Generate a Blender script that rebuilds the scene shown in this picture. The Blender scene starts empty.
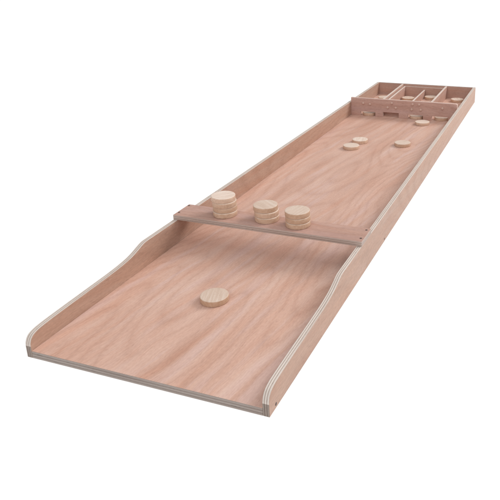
import bpy, bmesh, math, random
random.seed(4)
PI = math.pi
sc = bpy.context.scene
col = sc.collection
MM = 0.001

# ------------------------------------------------------------------ nodes
class G:
    """tiny helper round a node tree"""
    def __init__(s, nt): s.nt = nt
    def n(s, kind, **kw):
        nd = s.nt.nodes.new(kind)
        for k, v in kw.items():
            if k.startswith('i_'):
                key = k[2:]; key = int(key) if key.isdigit() else key.replace('_', ' ')
                nd.inputs[key].default_value = v
            else: setattr(nd, k, v)
        return nd
    def l(s, a, b): s.nt.links.new(a, b)
    def math(s, op, a, b=None, c=None):
        nd = s.n('ShaderNodeMath', operation=op)
        for i, v in enumerate((a, b, c)):
            if v is None: continue
            if isinstance(v, (int, float)): nd.inputs[i].default_value = v
            else: s.l(v, nd.inputs[i])
        return nd.outputs[0]
    def noise(s, vec, scale=1.0, detail=3.0, rough=0.55, dist=0.0):
        nd = s.n('ShaderNodeTexNoise', i_Scale=scale, i_Detail=detail, i_Roughness=rough, i_Distortion=dist)
        s.l(vec, nd.inputs['Vector']); return nd.outputs['Fac']
    def ramp(s, fac, stops, interp='LINEAR'):
        nd = s.n('ShaderNodeValToRGB'); cr = nd.color_ramp; cr.interpolation = interp
        while len(cr.elements) < len(stops): cr.elements.new(0.5)
        for e, (p, c) in zip(cr.elements, stops):
            e.position = p; e.color = (*c, 1) if len(c) == 3 else c
        s.l(fac, nd.inputs['Fac']); return nd.outputs['Color']
    def mix(s, mode, fac, a, b):
        nd = s.n('ShaderNodeMix', data_type='RGBA', blend_type=mode)
        for k, v in ((0, fac), (6, a), (7, b)):
            if isinstance(v, (int, float)): nd.inputs[k].default_value = v
            elif isinstance(v, tuple): nd.inputs[k].default_value = (*v, 1)
            else: s.l(v, nd.inputs[k])
        return nd.outputs[2]
    def vec(s, x, y, z=0.0):
        nd = s.n('ShaderNodeCombineXYZ')
        for i, v in enumerate((x, y, z)):
            if isinstance(v, (int, float)): nd.inputs[i].default_value = v
            else: s.l(v, nd.inputs[i])
        return nd.outputs[0]
    def sep(s, v):
        nd = s.n('ShaderNodeSeparateXYZ'); s.l(v, nd.inputs[0]); return nd.outputs

def new_mat(name, rough=0.5):
    m = bpy.data.materials.new(name); m.use_nodes = True
    g = G(m.node_tree); b = m.node_tree.nodes['Principled BSDF']
    b.inputs['Roughness'].default_value = rough
    b.inputs['Specular IOR Level'].default_value = 0.35
    return m, g, b

def grey(c, k): return tuple(min(1, v * k) for v in c)

def face_veneer(name, dark, mid, light, seed, skew=0.06, pore=0.22, rough=0.5, streak=1.0, figure=0.20):
    """rotary-cut okoume veneer; UV in metres, u runs with the grain"""
    m, g, b = new_mat(name, rough)
    uv = g.n('ShaderNodeTexCoord').outputs['UV']
    u, v, _ = g.sep(uv)
    u = g.math('ADD', u, seed * 3.17); v = g.math('ADD', v, seed * 1.71)
    wob = g.noise(g.vec(g.math('MULTIPLY', u, 2.3), g.math('MULTIPLY', v, 5.0), seed), 1, 2)
    v2 = g.math('ADD', v, g.math('MULTIPLY', u, skew))
    v2 = g.math('ADD', v2, g.math('MULTIPLY', wob, 0.032))
    wob2 = g.noise(g.vec(g.math('MULTIPLY', u, 11.0), g.math('MULTIPLY', v, 16.0), seed + 6), 1, 2)
    v2 = g.math('ADD', v2, g.math('MULTIPLY', wob2, 0.016))
    broad = g.noise(g.vec(g.math('MULTIPLY', u, 1.9 * streak), g.math('MULTIPLY', v2, 27.0 * streak), seed), 1, 4, 0.55, 0.4)
    cloud = g.noise(g.vec(g.math('MULTIPLY', u, 5.0), g.math('MULTIPLY', v, 9.0), seed + 4), 1, 3)
    tone = g.math('ADD', g.math('MULTIPLY', broad, 0.85), g.math('MULTIPLY', cloud, 0.15))
    base = g.ramp(tone, [(0.15, dark), (0.48, mid), (0.80, light)])
    # slow drift between pink and tan veneer
    hue = g.noise(g.vec(g.math('MULTIPLY', u, 2.6), g.math('MULTIPLY', v2, 38.0), seed + 7), 1, 3, 0.5, 0.6)
    base = g.mix('MULTIPLY', g.ramp(hue, [(0.50, (0, 0, 0)), (0.66, (0.45, 0.45, 0.45))]), base, (1.0, 0.88, 0.81))
    base = g.mix('MIX', g.ramp(hue, [(0.34, (0.38, 0.38, 0.38)), (0.47, (0, 0, 0))]), base, tuple(l * k for l, k in zip(light, (0.955, 0.985, 1.10))))
    # growth-ring figure: contour lines of a long stretched field
    fine_wob = g.noise(g.vec(g.math('MULTIPLY', u, 14.0), g.math('MULTIPLY', v, 60.0), seed), 1, 2)
    ring = g.noise(g.vec(g.math('MULTIPLY', u, 0.75), g.math('MULTIPLY', v2, 3.6), seed + 9), 1, 1.0)
    ring = g.math('ADD', ring, g.math('MULTIPLY', fine_wob, 0.012))
    line = g.math('PINGPONG', g.math('MULTIPLY', ring, 62.0), 1.0)
    line = g.math('POWER', line, 2.5)
    base = g.mix('MULTIPLY', g.math('MULTIPLY', line, figure), base, (0.62, 0.47, 0.40))
    # fine fibre
    fib = g.noise(g.vec(g.math('MULTIPLY', u, 26.0), g.math('MULTIPLY', v2, 420.0), seed), 1, 3, 0.6, 0.5)
    base = g.mix('OVERLAY', 0.24, base, g.ramp(fib, [(0.25, (0.30, 0.30, 0.30)), (0.75, (0.70, 0.70, 0.70))]))
    # mottled ray fleck
    mo = g.noise(g.vec(g.math('MULTIPLY', u, 130.0), g.math('MULTIPLY', v, 330.0), seed + 3), 1, 3, 0.6)
    base = g.mix('OVERLAY', 0.20, base, g.ramp(mo, [(0.28, (0.30, 0.30, 0.30)), (0.72, (0.70, 0.70, 0.70))]))
    # open pores: short dark dashes
    po = g.noise(g.vec(g.math('MULTIPLY', u, 75.0), g.math('MULTIPLY', v2, 1150.0), seed + 2), 1, 2, 0.5)
    pm = g.ramp(po, [(0.60, (0, 0, 0)), (0.70, (1, 1, 1))])
    base = g.mix('MULTIPLY', g.math('MULTIPLY', pm, pore), base, (0.42, 0.30, 0.25))
    g.l(base, b.inputs['Base Color'])
    hgt = g.math('SUBTRACT', g.math('MULTIPLY', fib, 0.5), g.math('MULTIPLY', pm, 0.6))
    bp = g.n('ShaderNodeBump', i_Strength=0.12, i_Distance=0.0006)
    g.l(hgt, bp.inputs['Height']); g.l(bp.outputs[0], b.inputs['Normal'])
    rr = g.n('ShaderNodeMapRange', i_1=0.3, i_2=0.7, i_3=rough - 0.06, i_4=rough + 0.10)
    g.l(broad, rr.inputs[0]); g.l(rr.outputs[0], b.inputs['Roughness'])
    return m

def ply_edge(name, light, dark, seed, plies=5.0, rough=0.62, wear=0.35):
    """the layered sawn edge of plywood; v is the fraction of the thickness"""
    m, g, b = new_mat(name, rough)
    uv = g.n('ShaderNodeTexCoord').outputs['UV']
    u, v, _ = g.sep(uv)
    wob = g.noise(g.vec(g.math('MULTIPLY', u, 30.0), seed, 0.0), 1, 3)
    v = g.math('ADD', v, g.math('MULTIPLY', g.math('SUBTRACT', wob, 0.5), 0.05))
    K, W1 = (0, 0, 0), (1, 1, 1)
    H = (0.35, 0.35, 0.35)
    if plies == 5.0:      # uneven plies, with the thin pink face veneers outside
        band = g.ramp(v, [(0.035, H), (0.065, W1), (0.225, (0.85, 0.85, 0.85)), (0.255, K), (0.315, (0.18, 0.18, 0.18)), (0.365, K), (0.395, W1),
                          (0.565, W1), (0.60, K), (0.665, (0.25, 0.25, 0.25)), (0.715, K), (0.745, (0.9, 0.9, 0.9)), (0.93, W1), (0.965, H)])
    else:
        band = g.ramp(v, [(0.06, H), (0.11, W1), (0.33, (0.9, 0.9, 0.9)), (0.38, K), (0.60, (0.12, 0.12, 0.12)), (0.65, W1), (0.88, (0.9, 0.9, 0.9)), (0.94, H)])
    c = g.mix('MIX', band, dark, light)
    # small core voids and glue squeeze-out in the cross plies
    vo = g.noise(g.vec(g.math('MULTIPLY', u, 55.0), g.math('MULTIPLY', v, 5.0), seed + 11), 1, 2)
    vm = g.math('MULTIPLY', g.ramp(vo, [(0.66, K), (0.70, W1)]), g.math('SUBTRACT', 1.0, band))
    c = g.mix('MIX', g.math('MULTIPLY', vm, 0.7), c, grey(dark, 0.35))
    fib = g.noise(g.vec(g.math('MULTIPLY', u, 240.0), g.math('MULTIPLY', v, 30.0), seed), 1, 3, 0.65)
    c = g.mix('OVERLAY', 0.45, c, g.ramp(fib, [(0.25, (0.3, 0.3, 0.3)), (0.75, (0.7, 0.7, 0.7))]))
    st = g.noise(g.vec(g.math('MULTIPLY', u, 9.0), g.math('MULTIPLY', v, 2.0), seed + 5), 1, 3)
    c = g.mix('MULTIPLY', g.math('MULTIPLY', g.ramp(st, [(0.45, (0, 0, 0)), (0.68, (1, 1, 1))]), wear), c, (0.60, 0.52, 0.48))
    g.l(c, b.inputs['Base Color'])
    bp = g.n('ShaderNodeBump', i_Strength=0.2, i_Distance=0.0005)
    g.l(g.math('ADD', g.math('MULTIPLY', band, 0.5), g.math('MULTIPLY', fib, 0.5)), bp.inputs['Height'])
    g.l(bp.outputs[0], b.inputs['Normal'])
    return m

def beech():
    m, g, b = new_mat('beech_puck', 0.55)
    tc = g.n('ShaderNodeTexCoord'); oi = g.n('ShaderNodeObjectInfo')
    x, y, z = g.sep(tc.outputs['Object'])
    rnd = oi.outputs['Random']
    off = g.math('MULTIPLY', rnd, 31.0)
    ring = g.noise(g.vec(g.math('ADD', g.math('MULTIPLY', x, 14.0), off), g.math('MULTIPLY', y, 190.0), g.math('MULTIPLY', z, 190.0)), 1, 3, 0.5, 0.3)
    c = g.ramp(ring, [(0.3, (0.585, 0.440, 0.348)), (0.5, (0.655, 0.510, 0.418)), (0.7, (0.71, 0.585, 0.500))])
    ray = g.noise(g.vec(g.math('ADD', g.math('MULTIPLY', x, 330.0), off), g.math('MULTIPLY', y, 1500.0), g.math('MULTIPLY', z, 800.0)), 1, 1)
    rm = g.ramp(ray, [(0.60, (0, 0, 0)), (0.68, (1, 1, 1))])
    c = g.mix('MULTIPLY', g.math('MULTIPLY', rm, 0.30), c, (0.55, 0.42, 0.34))
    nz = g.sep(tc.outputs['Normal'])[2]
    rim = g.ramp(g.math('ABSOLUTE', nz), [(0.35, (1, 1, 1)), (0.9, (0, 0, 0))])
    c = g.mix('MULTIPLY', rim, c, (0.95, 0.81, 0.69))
    val = g.n('ShaderNodeHueSaturation'); g.l(c, val.inputs['Color'])
    vr = g.n('ShaderNodeMapRange', i_1=0.0, i_2=1.0, i_3=0.87, i_4=1.08); g.l(rnd, vr.inputs[0]); g.l(vr.outputs[0], val.inputs['Value'])
    sr = g.n('ShaderNodeMapRange', i_1=0.0, i_2=1.0, i_3=1.05, i_4=0.85); g.l(rnd, sr.inputs[0]); g.l(sr.outputs[0], val.inputs['Saturation'])
    g.l(val.outputs[0], b.inputs['Base Color'])
    bp = g.n('ShaderNodeBump', i_Strength=0.15, i_Distance=0.0004)
    g.l(ring, bp.inputs['Height']); g.l(bp.outputs[0], b.inputs['Normal'])
    return m

def plain(name, c, rough=0.5, metal=0.0):
    m, g, b = new_mat(name, rough)
    n = g.noise(g.n('ShaderNodeTexCoord').outputs['Object'], 900, 2)
    g.l(g.ramp(n, [(0.3, grey(c, 0.8)), (0.7, grey(c, 1.2))]), b.inputs['Base Color'])
    b.inputs['Metallic'].default_value = metal
    return m

F_D, F_M, F_L = (0.472, 0.272, 0.200), (0.562, 0.354, 0.278), (0.628, 0.446, 0.374)
M_floor = face_veneer('okoume_floor', F_D, F_M, F_L, 1.0, skew=-0.15, figure=0.24, rough=0.43)
M_rail  = face_veneer('okoume_rail', (0.415, 0.243, 0.174), (0.458, 0.292, 0.220), (0.515, 0.354, 0.280), 2.3, skew=0.02, pore=0.35)
M_bar   = face_veneer('okoume_bar', (0.360, 0.204, 0.155), (0.432, 0.258, 0.203), (0.495, 0.318, 0.262), 3.1, skew=0.02, pore=0.40, rough=0.46)
M_gate  = face_veneer('okoume_gate', (0.45, 0.27, 0.22), (0.54, 0.345, 0.29), (0.60, 0.41, 0.355), 4.7, skew=0.0, pore=0.5)
M_box   = face_veneer('okoume_box', (0.43, 0.26, 0.205), (0.51, 0.325, 0.26), (0.57, 0.39, 0.325), 5.9, skew=0.0, pore=0.4)
P_L, P_D = (0.65, 0.575, 0.52), (0.36, 0.285, 0.245)
E_rail = ply_edge('rail_ply_edge', P_L, P_D, 1.3)
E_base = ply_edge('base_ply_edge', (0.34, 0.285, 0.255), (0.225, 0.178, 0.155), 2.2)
E_end = ply_edge('rail_end_dark', (0.30, 0.245, 0.21), (0.17, 0.125, 0.105), 2.9)
E_bar  = ply_edge('bar_ply_edge', (0.50, 0.405, 0.355), (0.34, 0.25, 0.215), 3.8)
E_box  = ply_edge('box_ply_edge', (0.72, 0.62, 0.56), (0.54, 0.43, 0.38), 4.4, plies=3.0)
E_back = ply_edge('back_ply_edge', (0.40, 0.33, 0.30), (0.26, 0.20, 0.18), 5.4, plies=3.0)
E_gate = ply_edge('gate_ply_edge', (0.66, 0.50, 0.44), (0.54, 0.39, 0.34), 6.4, plies=3.0)
M_puck = beech()
M_stud = face_veneer('stud_wood', (0.52, 0.35, 0.29), (0.62, 0.44, 0.37), (0.70, 0.52, 0.46), 7.7, rough=0.4)
M_screw = plain('dark_screw_steel', (0.10, 0.065, 0.055), 0.45, 0.3)

# ------------------------------------------------------------------ shapes
def link(name, bm, mats, parent=None, bevel=0.0007, seg=2, smooth=False):
    me = bpy.data.meshes.new(name); bm.normal_update(); bm.to_mesh(me); bm.free()
    for m in mats: me.materials.append(m)
    o = bpy.data.objects.new(name, me); col.objects.link(o)
    if parent: o.parent = parent
    if smooth:
        for p in me.polygons: p.use_smooth = True
    if bevel:
        md = o.modifiers.new('edge_round', 'BEVEL'); md.width = bevel; md.segments = seg
        md.limit_method = 'ANGLE'; md.angle_limit = math.radians(40)
    return o

def plate(poly, axis, lo, hi, swap=False):
    """plywood plate: 2-D outline (mm) extruded along its thickness axis.
    axis x: outline (y,z); y: (x,z); z: (x,y). The grain follows the first
    outline coordinate, or the second with swap. Slot 0 veneer, slot 1 sawn edge."""
    bm = bmesh.new(); uvl = bm.loops.layers.uv.new('UVMap')
    def P(a, b, t):
        return {'x': (t, a, b), 'y': (a, t, b), 'z': (a, b, t)}[axis]
    n = len(poly)
    r = [[bm.verts.new([c * MM for c in P(a, b, t)]) for a, b in poly] for t in (lo, hi)]
    for k in (0, 1):
        f = bm.faces.new(r[k]); f.material_index = 0
        for lp, (a, b) in zip(f.loops, poly):
            g, c = (b, a) if swap else (a, b)
            lp[uvl].uv = (g * MM + k * 0.37, c * MM + k * 0.9)
    s = 0.0
    for i in range(n):
        j = (i + 1) % n
        d = math.hypot(poly[j][0] - poly[i][0], poly[j][1] - poly[i][1]) * MM
        f = bm.faces.new((r[0][i], r[0][j], r[1][j], r[1][i])); f.material_index = 1
        for lp, q in zip(f.loops, ((s, 0), (s + d, 0), (s + d, 1), (s, 1))): lp[uvl].uv = q
        s += d
    bmesh.ops.recalc_face_normals(bm, faces=bm.faces)
    return bm

def rect(a0, b0, a1, b1): return [(a0, b0), (a1, b0), (a1, b1), (a0, b1)]

def lathe(profile, n=48):
    """profile: (radius, z) in mm from axis to axis"""
    bm = bmesh.new(); rings = []
    for r, z in profile:
        if r < 1e-6: rings.append([bm.verts.new((0, 0, z * MM))])
        else: rings.append([bm.verts.new((r * MM * math.cos(2 * PI * i / n), r * MM * math.sin(2 * PI * i / n), z * MM)) for i in range(n)])
    for A, B in zip(rings, rings[1:]):
        for i in range(n):
            j = (i + 1) % n
            if len(A) == 1: bm.faces.new((A[0], B[j], B[i]))
            elif len(B) == 1: bm.faces.new((A[i], A[j], B[0]))
            else: bm.faces.new((A[i], A[j], B[j], B[i]))
    bmesh.ops.recalc_face_normals(bm, faces=bm.faces)
    return bm

def smooth_curve(pts, k=4):
    out = []
    for i in range(len(pts) - 1):
        p0 = pts[max(i - 1, 0)]; p1 = pts[i]; p2 = pts[i + 1]; p3 = pts[min(i + 2, len(pts) - 1)]
        for q in range(k):
            t = q / k
            out.append(tuple(0.5 * (2 * b + (c - a) * t + (2 * a - 5 * b + 4 * c - d) * t * t + (3 * b - a - 3 * c + d) * t ** 3)
                             for a, b, c, d in zip(p0, p1, p2, p3)))
    out.append(pts[-1]); return out

# ------------------------------------------------------------------ the board (mm)
W, L, H, T, B = 424.4, 2000.0, 63.3, 10.5, 13.0
TB, YB, WB = 10.9, 418.8, 64.0          # crossbar: thickness, front, depth
YG, TG, HG = 1598.0, 10.0, 80.5         # gate: front face, thickness, top
root = bpy.data.objects.new('shuffleboard', None); col.objects.link(root)
root['label'] = 'long pinkish plywood shuffleboard tray with side rails, a crossbar and a four-slot gate'
root['category'] = 'shuffleboard'

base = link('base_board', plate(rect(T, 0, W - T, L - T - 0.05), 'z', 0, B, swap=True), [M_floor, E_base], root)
prof = smooth_curve([(0.0, 21), (1.2, 27), (5, 33.5), (13, 38.5), (32, 41.5), (80, 43.2), (150, 44.8), (205, 46.2), (240, 48.6),
                     (262, 51.5), (280, 56.2), (297, 61.3), (306, 63.0), (316, 63.3)])
rail_poly = [(0, 0)] + prof + [(L, H), (L, 0)]
for x0 in (0.0, W - T):
    bmr = plate(rail_poly, 'x', x0, x0 + T)
    bmr.faces.ensure_lookup_table(); bmr.faces[2].material_index = 2      # the sawn front end, in a darker edge colour
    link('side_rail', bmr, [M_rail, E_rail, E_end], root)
link('back_panel', plate(rect(T, 0, W - T, H - 0.4), 'y', L - T, L), [M_box, E_back], root)

bar = link('crossbar', plate(rect(0, YB, W, YB + WB), 'z', H, H + TB), [M_bar, E_bar], root, bevel=0.0009)
# gate: four slots open to the floor
slots = [(49, 107), (137, 198), (233, 290), (322, 383)]
gp = [(T, B), (T, HG), (W - T - 5, HG), (W - T - 1.5, HG - 1.5), (W - T, HG - 5), (W - T, B)]
for i, (a, b) in reversed(list(enumerate(slots))):
    hs = B + (18.5 if i == 1 else 16)
    gp += [(b, B), (b, hs), (a, hs), (a, B)]
gate = link('gate_board', plate(gp, 'y', YG, YG + TG), [M_gate, E_gate], root)
stud_prof = [(0, -0.5), (4.8, -0.5), (4.8, 1.2), (4.5, 2.4), (3.6, 3.3), (2.0, 3.9), (0, 4.1)]
st0 = None
for x, z in [(59.5, 60.5), (86, 58.5), (171, 68), (155, 50), (186.5, 51), (250, 68.5), (274.5, 69), (247, 49), (281, 49.5), (361, 60.5)]:
    if st0 is None: st0 = o = link('score_stud', lathe(stud_prof, 20), [M_stud], gate, bevel=0, smooth=True)
    else: o = st0.copy(); col.objects.link(o); o.parent = gate
    o.location = (x * MM, YG * MM, z * MM); o.rotation_euler = (PI / 2, 0, 0)

# scoring box behind the gate
y0, y1 = YG + TG, L - T
for x, z in ((112, H - 0.6), (300, H - 0.6)):
    link('divider', plate(rect(y0, B, y1, z), 'x', x, x + 8), [M_box, E_box], root)
link('liner_side', plate(rect(y0, B, y1 - 8, 54), 'x', 123.5, 130.5), [M_box, E_box], root)
link('liner_back', plate(rect(120.2, B, 299.8, 54), 'y', y1 - 8, y1 - 0.2), [M_box, E_box], root)
link('divider', plate(rect(y0, B, y1 - 8.2, 44), 'x', 210, 217), [M_box, E_box], root)

link('slot_dark_panel', plate(rect(120.2, B, 209.8, 54), 'y', YG + 34, YG + 40), [M_box, E_box], root)  # added panel, blocks view and light so the second slot stays dark

# screws
sp = [(0, -2), (2.6, -2), (2.6, 0.15), (1.6, 0.35), (0.7, 0.2), (0, 0.2)]
s0 = link('screw', lathe(sp, 16), [M_screw], bar, bevel=0, smooth=True)
s0.location = (417 * MM, 474 * MM, (H + TB) * MM)
for x, y in ((418, 433.5), (5, 435), (4.5, 475)):
    s = s0.copy(); col.objects.link(s); s.parent = bar; s.location = (x * MM, y * MM, (H + TB) * MM)
right_rail = [o for o in root.children if o.name.startswith('side_rail')][1]
for y, z in ((21, 6.5), (584, 6.5)):
    s = s0.copy(); col.objects.link(s); s.parent = right_rail
    s.location = (W * MM, y * MM, z * MM); s.rotation_euler = (0, PI / 2, 0)

# ------------------------------------------------------------------ pucks
R, PH = 25.8, 10.8
pp = [(0, 0), (R - 1.4, 0), (R - 0.6, 0.15), (R - 0.15, 0.6), (R, 1.4), (R, PH - 1.4), (R - 0.15, PH - 0.6), (R - 0.6, PH - 0.15), (R - 1.4, PH), (R - 8, PH), (0, PH)]
proto = link('puck', lathe(pp, 64), [M_puck], None, bevel=0, smooth=True)
first = True
def puck(x, y, z, label, group, rz=None):
    global first
    o = proto if first else proto.copy()
    if not first: col.objects.link(o)
    first = False
    o.location = (x * MM, y * MM, z * MM)
    o.rotation_euler = (0, 0, random.uniform(0, 2 * PI) if rz is None else rz)
    o['label'] = label; o['category'] = 'puck'; o['group'] = group
    return o
PG = 'round wooden pucks of the shuffleboard'
puck(207.2, 228.7, B, 'single pale wooden puck lying alone on the front end of the board, nearest of all', PG, 1.9)
order = ['lowest', 'second from the bottom', 'third from the bottom', 'top']
def stack(x, y, n, where, jit, names):
    for k in range(n):
        puck(x + jit[k][0], y + jit[k][1], H + TB + k * (PH + 0.02), f'{names[k]} puck {where}', PG)
stack(104.5, 457.5, 4, 'of the tall four-puck stack on the left of the crossbar', [(2.0, -1.0), (1.2, 1.5), (0.8, 0.5), (-1.8, 1.5)],
      ['lowest', 'second-lowest', 'third-up', 'topmost'])
stack(200.5, 461.0, 3, 'of the three-puck stack between the other two stacks on the crossbar', [(3.0, -1), (1.5, 1.0), (-1.0, 2.5)], ['lowest', 'middle', 'topmost'])
stack(275.5, 455.0, 3, 'of the three-puck stack nearest the right rail on the crossbar', [(1.0, -1.0), (0.5, 0.5), (-.5, 1.0)], ['lowest', 'middle', 'topmost'])
puck(149.4, 1181.4, B, 'nearer one of the two close pucks in the middle of the long lane', PG)
puck(155.6, 1254.3, B, 'farther one of the two close pucks in the middle of the long lane', PG)
puck(297, 1258.9, B, 'lone puck on the long lane nearer the right rail, well short of the gate', PG)
puck(301.5, 1534.2, B, 'puck lying just in front of the third gate slot, closest to the gate', PG)
puck(78, YG + 22, B, 'puck caught inside the leftmost gate slot below two studs', PG)
puck(261, YG + 22, B, 'puck caught inside the gate slot below four studs', PG)
puck(354, YG + 24, B, 'puck caught inside the rightmost gate slot below one stud', PG)
puck(62, 1889, B, 'puck in the leftmost scoring compartment behind the gate', PG)
puck(160, 1905, B, 'puck in the second scoring compartment from the left, behind the gate', PG)
puck(247, 1952, B, 'puck in the third scoring compartment from the left, behind the gate', PG)
puck(360, 1934, B, 'puck in the rightmost scoring compartment behind the gate', PG)

# ------------------------------------------------------------------ white ground, with an added glow that washes out shadows
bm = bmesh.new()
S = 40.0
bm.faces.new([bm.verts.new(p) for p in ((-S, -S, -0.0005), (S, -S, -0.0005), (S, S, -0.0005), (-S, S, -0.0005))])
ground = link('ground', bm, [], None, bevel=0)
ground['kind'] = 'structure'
m, g, b = new_mat('white_ground_glow', 0.8)
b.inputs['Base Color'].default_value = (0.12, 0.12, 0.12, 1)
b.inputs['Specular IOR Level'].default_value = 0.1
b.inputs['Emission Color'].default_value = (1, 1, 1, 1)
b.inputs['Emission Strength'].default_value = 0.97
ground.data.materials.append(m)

# ------------------------------------------------------------------ light
w = bpy.data.worlds.new('World'); sc.world = w; w.use_nodes = True
bg = w.node_tree.nodes['Background']
bg.inputs['Color'].default_value = (1.0, 0.995, 0.99, 1); bg.inputs['Strength'].default_value = 0.42
def area(name, loc, target, size, power, colr=(1, 1, 1)):
    l = bpy.data.lights.new(name, 'AREA'); l.shape = 'RECTANGLE'; l.size, l.size_y = size; l.energy = power; l.color = colr
    o = bpy.data.objects.new(name, l); col.objects.link(o); o.location = loc
    import mathutils
    o.rotation_euler = (mathutils.Vector(target) - mathutils.Vector(loc)).to_track_quat('-Z', 'Y').to_euler()
    return o
area('softbox_overhead', (0.8, 0.6, 2.6), (0.25, 0.85, 0), (2.8, 3.8), 35)
area('softbox_key', (3.8, 4.5, 3.6), (0.2, 0.8, 0), (2.6, 2.6), 275, (1, 0.985, 0.96))
area('softbox_front', (0.3, -2.8, 1.9), (0.2, 0.5, 0), (1.8, 1.2), 38)

# ------------------------------------------------------------------ camera
cam = bpy.data.cameras.new('Camera'); co = bpy.data.objects.new('Camera', cam); col.objects.link(co)
co.location = (0.75427, -0.63094, 0.60245)
co.rotation_mode = 'XYZ'; co.rotation_euler = (1.24718, 0.01308, 0.34658)
cam.sensor_fit = 'HORIZONTAL'; cam.sensor_width = 36.0; cam.lens = 628.43 / 500 * 36.0
cam.shift_x = (250 - 334.08) / 500; cam.shift_y = (163.69 - 250) / 500
cam.clip_start = 0.02; cam.clip_end = 200
sc.camera = co
sc.view_settings.view_transform = 'Standard'; sc.view_settings.look = 'None'
sc.view_settings.exposure = 0.0; sc.view_settings.gamma = 1.0
sc.render.resolution_x = sc.render.resolution_y = 1024
